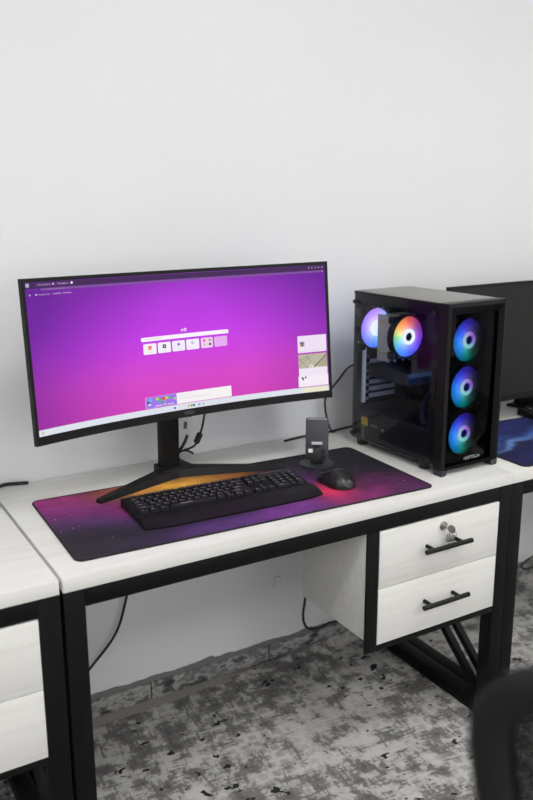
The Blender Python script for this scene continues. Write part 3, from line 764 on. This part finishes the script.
for s in (-1, 1):
    b = bm_new(); xa, xb = (.0090, .0245) if s > 0 else (-.0245, -.0090)
    box(b, xa, xb, -.018, -.003, -.001, .004, .001); box(b, xa, xb, -.022, -.017, -.001, .012, .0012)
    h = obj('hook', plate(b), M['rubber'], t)
    b = bm_new(); box(b, xa+.002, xb-.002, -.0044, -.0029, .0125, .0225, .0005, 1); obj('grip_pad', plate(b), M['white'] if s < 0 else M['rubber'], h)
b = bm_new(); prism(b, rrect(-.0145, .0145, .0340, .0415, .0008, 3), .0030, .0034, 0, Matrix.Rotation(PI/2, 4, 'X')); lab = obj('name_plate', plate(b), M['alu'], t)
b = text_bm('SMART', .0078); b.transform(Matrix.Translation((0, -.0037, .0377)) @ Matrix.Rotation(PI/2, 4, 'X')); obj('lettering', plate(b), M['white'], lab, False)

# ------------------------------------------------------------------ computer tower
PW, PD, PB, PT = .2050, .3736, .020, .4452
pc = thing('computer_tower', 'black glass-sided computer tower with glowing fans, standing right of the mat', 'computer', (1.0111, .0675, 0), .0321); wm = WM[pc.name]
def P(name, b, m, parent=None, smooth=True, origin=None):
    b.transform(wm); return obj(name, b, m, parent or pc, smooth, None if origin is None else wm @ Vector(origin))
# steel chassis: floor, back, right side, roof edges, front-left pillar
b = bm_new()
box(b, .003, PW, .030, PD, PB, PB+.006, .001); box(b, PW-.002, PW, .030, PD, PB+.006, PT-.008, .0005)
box(b, .0035, .006, .030, .056, PB+.006, PT-.008, .0005); box(b, .0035, .006, PD-.014, PD, PB+.006, PT-.008, .0005)
box(b, .0035, .006, .056, PD-.014, PT-.030, PT-.008, .0004)
obj_ch = P('chassis', b, M['case'])
b = bm_new(); yb0, yb1 = PD-.002, PD-.0002
# rear wall with the fan opening (built as four plates round the fan grille) 
fx, fz, fr_ = .060, .337, .053
box(b, .006, PW-.002, yb0, yb1, PB+.006, fz-fr_); box(b, .006, PW-.002, yb0, yb1, fz+fr_, PT-.008); box(b, .006, fx-fr_, yb0, yb1, fz-fr_, fz+fr_); box(b, fx+fr_, PW-.002, yb0, yb1, fz-fr_, fz+fr_)
P('rear_panel', b, M['inner'])
b = bm_new(); box(b, .0, PW, .028, PD, PT-.008, PT-.001, .0015); top = P('top_panel', b, M['case'])
b = bm_new(); box(b, .004, PW-.004, .034, PD-.006, PT-.0012, PT, .0004); P('dust_filter', b, M['case_top'], top)['label'] = 'grey perforated mesh on the top'
b = bm_new(); box(b, .0, .0034, .0320, PD-.001, PB, PT-.006, .0008); P('side_glass', b, M['glass_side'])['label'] = 'tinted glass side panel'
for (y, z) in ((.345+.019, PT-.030), (.345+.019, PB+.014), (.052, PT-.028), (.052, PB+.012)):
    b = bm_new(); cyl(b, (.001, y, z), (-.008, y, z), .0055, 18, bev=.001); P('thumbscrew', b, M['rubber'])
# front bezel: chamfered frame round the front glass, two feet below
b = bmesh.new()
o_ = [(0, PB-.004), (PW, PB-.004), (PW, PT), (0, PT)]; m_ = [(.010, PB-.004), (PW-.008, PB-.004), (PW-.008, PT-.010), (.010, PT-.010)]; i_ = [(.021, PB), (PW-.017, PB), (PW-.017, PT-.030), (.021, PT-.030)]
rings = [[b.verts.new((x, y, z)) for x, z in lp] for lp, y in ((o_, .034), (o_, .002), (m_, 0), (i_, .016), (i_, .034))]
for A, B in zip(rings, rings[1:]+rings[:1]):
    for j in range(4): b.faces.new((A[j], A[(j+1) % 4], B[(j+1) % 4], B[j]))
bmesh.ops.recalc_face_normals(b, faces=b.faces[:]); P('front_bezel', b, M['case'], smooth=False)
b = bm_new(); box(b, .0212, PW-.0172, .012, .015, PB+.0002, PT-.0302, .0005); P('front_glass', b, M['glass_front'])['label'] = 'dark glass front panel'
for s in (0, 1):
    b = bmesh.new(); xs = (.001, .020) if s == 0 else (PW-.026, PW-.001)
    pts = [(.002, .0), (.030, .0), (.034, PB-.0045), (.0, PB-.0045)]
    A = [b.verts.new((xs[0]+(.006 if (s == 1 and z == 0) else 0), y, z)) for y, z in pts]; B = [b.verts.new((xs[1]-(.003 if (s == 0 and z == 0) else 0), y, z)) for y, z in pts]
    for j in range(4): b.faces.new((A[j], A[(j+1) % 4], B[(j+1) % 4], B[j]))
    b.faces.new(A[::-1]); b.faces.new(B); bmesh.ops.recalc_face_normals(b, faces=b.faces[:]); P('front_foot', b, M['gunmetal'], smooth=False)
for (x, y) in ((.022, .085), (PW-.022, .085), (.022, PD-.028), (PW-.022, PD-.028)):
    b = bm_new(); cyl(b, (x, y, 0), (x, y, PB), .015, 28, .018); P('foot', b, M['rubber'])
b = text_bm('HOFTECH', .0128); b.transform(Matrix.Translation((.118, .0113, PB+.0125)) @ Matrix.Rotation(PI/2, 4, 'X')); P('front_lettering', b, M['text'], smooth=False)['label'] = 'small white lettering'
# inside
b = bm_new(); box(b, PW-.010, PW-.006, .036, PD-.003, PB+.006, PT-.010); P('motherboard_tray', b, M['inner'])
b = bm_new(); box(b, PW-.014, PW-.010, .135, PD-.012, .135, .405); box(b, PW-.026, PW-.014, .330, PD-.012, .255, .395, .003); box(b, PW-.020, PW-.014, .20, .25, .15, .17, .002); P('motherboard', b, M['pcb'])
b = bm_new(); box(b, .007, PW-.0101, .040, PD-.003, PB+.0065, .112, .002); sh = P('power_supply_shroud', b, M['inner'])
b = bm_new(); box(b, .0064, .0070, PD-.066, PD-.038, .064, .088); P('rating_sticker', b, M['gold'], sh)['label'] = 'gold rating sticker'
for s, y, z, r, sz in (('GOLD', PD-.075-.02, .070, 0, .010), ('80', PD-.112-.02, .066, 0, .012), ('POWER', PD-.046, .045, -PI/2, .012)):
    b = text_bm(s, sz); b.transform(Matrix.Translation((.0064, y, z)) @ Matrix.Rotation(-PI/2, 4, 'Z') @ Matrix.Rotation(PI/2, 4, 'X') @ Matrix.Rotation(r, 4, 'Z')); P('sticker_lettering', b, M['alu'], sh, False)
def fan(cx, cy, cz, r, mblade, mring, mhub, facing=-1):
    c = (cx, cy, cz); s = r+.003; th = .012
    b = bm_new(); ring(b, c, (0, 1, 0), r, r+.0022, 2*th, 48)
    for dx in (-1, 1):
        for dz in (-1, 1): box(b, cx+dx*s*.80-.010, cx+dx*s*.80+.010, cy-th, cy+th, cz+dz*s*.80-.010, cz+dz*s*.80+.010, .003)
    f = P('fan', b, M['inner'], origin=c)
    b = bmesh.new(); nb = 9
    for k in range(nb):
        a0 = 2*PI*k/nb; gg = []
        for i in range(8):
            rr = r*.30+(r*.965-r*.30)*i/7; sw = .5*(i/7); row = []
            for j in range(7):
                a = a0+sw+(2*PI/nb*1.3)*(j/6); row.append(b.verts.new((cx+rr*math.cos(a), cy+facing*.003-facing*.003*(j/6)+.0, cz+rr*math.sin(a))))
            gg.append(row)
        for i in range(7):
            for j in range(6): b.faces.new((gg[i][j], gg[i+1][j], gg[i+1][j+1], gg[i][j+1]))
    bmesh.ops.solidify(b, geom=b.faces[:], thickness=.0010)
    wf = WM[f.name]
    b.transform(wm); obj('blades', b, mblade, f, True, wm @ Vector(c))
    b = bm_new(); cyl(b, (cx, cy+facing*.008, cz), (cx, cy-facing*.010, cz), r*.30, 32, bev=.001); b.transform(wm); obj('hub', b, mhub, f, True, wm @ Vector(c))
    b = bm_new(); ring(b, (cx, cy+facing*.0085, cz), (0, 1, 0), r*.20, r*.375, .0030, 40); b.transform(wm); obj('light_ring', b, mring, f, True, wm @ Vector(c))
    return f
for cz in (.344, .221, .096): fan(.0995, .034, cz, .0575, M['fan_front'], M['ring'], M['hub_lit'])
fan(.060, PD-.022, .337, .0585, M['fan_rear'], M['ring_white'], M['ring_white'])
fan(.0625, .219, .330, .0575, M['fan_cooler'], M['ring_white'], M['gunmetal'])
b = bm_new()
for k in range(34): zz = .268+.114*k/33; box(b, .014, .122, .235, .278, zz, zz+.0011)
for px in (.03, .055, .085, .107): cyl(b, (px, .255, .255), (px, .255, .385), .003, 10)
box(b, .036, .100, .235, .278, .384, .388, .001)
cool = P('cpu_cooler', b, M['alu'])
b = bm_new(); box(b, .0115, .0135, .232, .281, .262, .389, .0004); P('fin_cover', b, M['alu'], cool)
for zz in (.283, .368): b = bm_new(); tube(b, [(.0105, .276, zz+.004), (.009, .262, zz-.002), (.0105, .250, zz+.003), (.0105, .236, zz)], .0012, 8); P('fan_clip', b, M['gold'], cool)
b = bm_new(); box(b, .058, PW-.014, .205, PD-.006, .193, .229, .004); gp = P('graphics_card', b, M['gunmetal'])
b = bm_new(); box(b, .064, PW-.016, .2035, .2055, .214, .227, .0006); P('card_edge', b, M['dimtext'], gp)
for k in range(2): b = bm_new(); box(b, PW-.052, PW-.014, .165+.012*k, .170+.012*k, .27, .395, .001); P('memory_stick', b, M['gunmetal'])
b = bm_new(); box(b, .032, .041, PD-.012, PD-.003, .118, .284, .0008); P('slot_bracket', b, M['silver'])['label'] = 'bare zinc slot bracket'
for k in range(6): b = bm_new(); box(b, .060, .157, PD-.006, PD-.0025, .128+.0205*k, .1405+.0205*k, .0012); P('slot_cover', b, M['alu'])
for k in range(7): b = bm_new(); cyl(b, (.050, PD-.010, .128+.0205*k), (.050, PD-.0025, .128+.0205*k), .0042, 14); P('slot_screw', b, M['steel'])
b = bm_new(); tube(b, [(PW-.014, .20, .16), (.12, .18, .165), (.07, .15, .15), (.04, .12, .125), (.035, .10, .1125)], .0075, 10); P('power_lead', b, M['rubber'])
b = bm_new(); tube(b, [(PW-.015, .12, .165), (.12, .11, .172), (.06, .10, .165), (.03, .085, .15), (.03, .07, .1125)], .004, 8); P('power_lead', b, M['rubber'])

# ------------------------------------------------------------------ cables
def cable(name, label, pts, r=.0032, cat='cable'):
    b = bm_new(); tube(b, pts, r, 12); o = obj(name, b, M['cable']); tag(o, label, cat); return o
t = thing('display_cable', 'black display cable with a white paper tag, hanging behind the monitor', 'cable', (.50, .53, .004))
b = bm_new(); tube(b, [(.528, .47, .19), (.527, .52, .165), (.523, .527, .130), (.516, .527, .082), (.499, .525, .048), (.484, .545, .020), (.476, .566, .0075), (.474, .5862, -.004), (.474, .5862, -.06)], .0042, 12); obj('cord', b, M['cable'], t)
b = bm_new(); box(b, -.0055, .0055, -.0048, .0048, -.024, .026, .001, 2, Matrix.Translation((.5185, .527, .099)) @ Matrix.Rotation(.12, 4, 'Y')); box(b, -.020, -.004, -.0006, .0006, -.012, .020, .0003, 1, Matrix.Translation((.5185, .524, .099)) @ Matrix.Rotation(.12, 4, 'Y'))
tg = obj('paper_tag', b, M['tag'], t); tg['label'] = 'white paper tag'
b = bm_new(); box(b, -.017, -.007, -.0012, -.0007, -.006, .014, 0, 1, Matrix.Translation((.5185, .524, .099)) @ Matrix.Rotation(.12, 4, 'Y')); obj('tag_print', b, M['dimtext'], tg)
t = thing('power_cable', 'black power cable with a ferrite bead, behind the monitor neck', 'cable', (.54, .53, .004))
b = bm_new(); tube(b, [(.572, .47, .19), (.571, .52, .165), (.568, .527, .130), (.559, .527, .090), (.548, .528, .062), (.538, .53, .042), (.522, .533, .034), (.502, .540, .028), (.492, .552, .016), (.487, .572, .0058), (.4865, .5862, -.006), (.4865, .5862, -.06)], .0030, 12); obj('cord', b, M['cable'], t)
b = bm_new(); cyl(b, (.5535, .5275, .074), (.5405, .5298, .047), .0085, 20, bev=.002); obj('ferrite_bead', b, M['rubber'], t)
cable('cable', 'short arch of black cable on the desk behind the monitor neck', [(.493, .535, .0035), (.496, .552, .014), (.510, .562, .020), (.528, .566, .018), (.545, .571, .0085), (.552, .574, .0033)], .0032)
cable('cable', 'black cable looping from the computer tower behind the monitor down to the desk', [(1.105, .441, .235), (1.10, .53, .212), (1.07, .556, .196), (1.035, .557, .162), (1.000, .556, .130), (.984, .554, .105), (.987, .552, .062), (.998, .55, .022), (1.010, .55, .0035), (1.02, .553, .0035)], .0032)
cable('cable', 'black cable lying along the back of the desk behind the phone stand', [(.835, .545, .0035), (.88, .552, .0035), (.935, .556, .0035), (1.00, .555, .0038), (1.06, .548, .010), (1.10, .52, .02), (1.12, .445, .03)], .0034)
cable('cable', 'black cable ending on the back left corner of the desk', [(-.09, .540, .0048), (-.03, .548, .0048), (.010, .562, .007), (.035, .573, .0078), (.060, .574, .0050), (.084, .569, .0042), (.090, .567, .0040)], .0042)
cable('cable', 'black cable hanging slack under the middle desk by its left leg', [(.365, .560, -.070), (.362, .572, -.20), (.352, .575, -.31), (.336, .575, -.385), (.300, .573, -.48), (.225, .570, -.558), (.145, .568, -.628), (.05, .562, -.69), (-.08, .55, GZ+.004), (-.2, .52, GZ+.004)], .0036)
cable('cable', 'black cable drooping from behind the drawer unit to the skirting', [(.885, .560, -.070), (.888, .50, -.30), (.884, .50, -.48), (.876, .50, -.545), (.886, .505, -.588), (.915, .515, -.616), (.960, .525, -.628), (1.01, .535, -.628), (1.09, .545, -.66), (1.2, .53, GZ+.004)], .0038)
cable('cable', 'black cable looping under the right-hand desk near the wall', [(2.05, .56, -.070), (2.05, .56, -.40), (2.00, .555, -.585), (1.95, .55, -.625), (1.915, .55, -.634), (1.885, .548, -.652), (1.91, .545, -.668), (1.96, .54, -.672), (2.1, .50, GZ+.004), (2.2, .46, GZ+.004)], .004)
t = thing('wall_socket', 'small white cable outlet low on the wall under the middle desk', 'socket', (.838, WY, -.465))
b = bm_new(); box(b, .826, .848, WY-.009, WY, -.484, -.448, .003); obj('socket_plate', b, M['wall'], t)
b = bm_new(); cyl(b, (.837, WY-.009, -.466), (.837, WY-.0105, -.466), .006, 16); obj('socket_hole', b, M['wall'], t)

# ------------------------------------------------------------------ office chair (foreground, lower right)
def make_chair(loc, rz):
    t = thing('office_chair', 'black mesh-back office chair, blurred, in the lower right corner', 'chair', loc, rz); wm = WM[t.name]
    def Q(name, b, m, parent=None): b.transform(wm); return obj(name, b, m, parent or t)
    zb0, zb1 = .52, 1.078; W2 = .235          # heights above the floor; chair faces local +y
    def back(s, q):                      # s -1..1 across, q 0..1 up
        z = zb0+(zb1-zb0)*q
        return Vector((s*W2*min(1, .53+.52*q), -.235+.035*s*s-.055*q-.030*math.sin(PI*q), z))
    loop = [];
    for i in range(64):
        a = 2*PI*i/64; ca, sa = math.cos(a), math.sin(a)
        s = math.copysign(abs(ca)**.33, ca); q = .5+.5*math.copysign(abs(sa)**.33, sa); loop.append(back(s, q))
    b = bmesh.new(); rings = []; N = len(loop)
    for i, p in enumerate(loop):
        tg_ = (loop[(i+1) % N]-loop[i-1]).normalized(); c = back(0, .5); inw = (Vector((0, p.y, c.z))-p); inw = (inw-tg_*inw.dot(tg_)).normalized(); nn = tg_.cross(inw)
        rings.append([b.verts.new(p+inw*(.018+.019*math.cos(x))+nn*(.013*math.sin(x))) for x in [2*PI*k/12 for k in range(12)]])
    for i in range(N):
        A, B = rings[i], rings[(i+1) % N]
        for k in range(12): b.faces.new((A[k], A[(k+1) % 12], B[(k+1) % 12], B[k]))
    bmesh.ops.recalc_face_normals(b, faces=b.faces[:]); Q('backrest_frame', b, M['chair'])
    b = bmesh.new(); n = 24
    g = [[b.verts.new(back(-.93+1.86*i/n, .035+.93*j/n)) for j in range(n+1)] for i in range(n+1)]
    for i in range(n):
        for j in range(n): b.faces.new((g[i][j], g[i+1][j], g[i+1][j+1], g[i][j+1]))
    Q('backrest_mesh', b, M['chair_mesh'])
    b = bm_new(); prism(b, rrect(-.245, .245, -.22, .24, .07, 8), .39, .455, .022); Q('seat', b, M['fabric'])
    b = bm_new(); tube(b, [(0, -.05, .378), (0, -.20, .378), (0, -.275, .42), (0, -.30, .60), (0, -.315, .72)], .022, 12); Q('back_bracket', b, M['chair'])
    b = bm_new(); cyl(b, (0, 0, .09), (0, 0, .26), .028, 24); cyl(b, (0, 0, .26), (0, 0, .37), .018, 24); box(b, -.09, .09, -.11, .11, .365, .39, .006); Q('gas_lift', b, M['chair'])
    b = bm_new(); cyl(b, (0, 0, .075), (0, 0, .13), .045, 28)
    for k in range(5):
        a = 2*PI*k/5+.3; bar(b, (.03*math.cos(a), .03*math.sin(a), .105), (.29*math.cos(a), .29*math.sin(a), .072), .042, .026, .006)
    Q('star_base', b, M['chair'])
    for k in range(5):
        a = 2*PI*k/5+.3; c = Vector((.28*math.cos(a), .28*math.sin(a), .0265)); d = Vector((-math.sin(a), math.cos(a), 0)); b = bm_new()
        for s in (-1, 1): cyl(b, c+d*s*.006, c+d*s*.026, .0265, 22, bev=.003)
        cyl(b, c-d*.006, c+d*.006, .008, 12); cyl(b, c, c+Vector((0, 0, .048)), .007, 12); Q('caster', b, M['chair'])
    return t
k = NT('black_open_mesh'); co = k.coord(); s = k.sep(co)
hx = k.math('ABSOLUTE', k.math('SUBTRACT', k.math('FRACT', k.math('MULTIPLY', s[0], 260)), .5)); hz = k.math('ABSOLUTE', k.math('SUBTRACT', k.math('FRACT', k.math('MULTIPLY', s[2], 260)), .5))
hole = k.math('MULTIPLY', k.math('LESS_THAN', hx, .13), k.math('LESS_THAN', hz, .13))
bs = k.n('ShaderNodeBsdfPrincipled', ins={'Base Color': lin((12, 12, 13)), 'Roughness': .9, 'Specular IOR Level': .15}); tr = k.n('ShaderNodeBsdfTransparent'); mx = k.n('ShaderNodeMixShader')
k.t.links.new(hole, mx.inputs[0]); k.t.links.new(bs.outputs[0], mx.inputs[1]); k.t.links.new(tr.outputs[0], mx.inputs[2]); k.t.links.new(mx.outputs[0], k.out.inputs[0]); M['chair_mesh'] = k.m
make_chair((.391, -.988, GZ), -.79)

# ------------------------------------------------------------------ camera
f_px, yaw, pit, rol = 833.3125, .53429, .24291, -.00308
C = Vector((-.40523, -1.44821, .70893))
F = Vector((math.sin(yaw)*math.cos(pit), math.cos(yaw)*math.cos(pit), -math.sin(pit))); R = Vector((math.cos(yaw), -math.sin(yaw), 0)); U = R.cross(F)
R2 = R*math.cos(rol)+U*math.sin(rol); U2 = U*math.cos(rol)-R*math.sin(rol)
cam = bpy.data.cameras.new('camera'); co_ = bpy.data.objects.new('camera', cam); COL.objects.link(co_)
m = Matrix((R2, U2, -F)).transposed().to_4x4(); m.translation = C; co_.matrix_world = m
cam.sensor_fit = 'HORIZONTAL'; cam.sensor_width = 24.0; cam.lens = f_px*24.0/533.0; cam.clip_start = .01; cam.clip_end = 50
cam.dof.use_dof = True; cam.dof.focus_distance = 1.98; cam.dof.aperture_fstop = 2.8
SC.camera = co_
w = bpy.data.worlds.new('world'); SC.world = w; w.use_nodes = True
w.node_tree.nodes['Background'].inputs[0].default_value = (1, .98, .945, 1); w.node_tree.nodes['Background'].inputs[1].default_value = 2.4
SC.view_settings.view_transform = 'Standard'; SC.view_settings.look = 'None'; SC.view_settings.exposure = 0.0; SC.view_settings.gamma = 1.0; SC.view_settings.use_curve_mapping = False
SC.cycles.use_denoising = True
SC.cycles.max_bounces = 8; SC.cycles.diffuse_bounces = 5; SC.cycles.transparent_max_bounces = 12
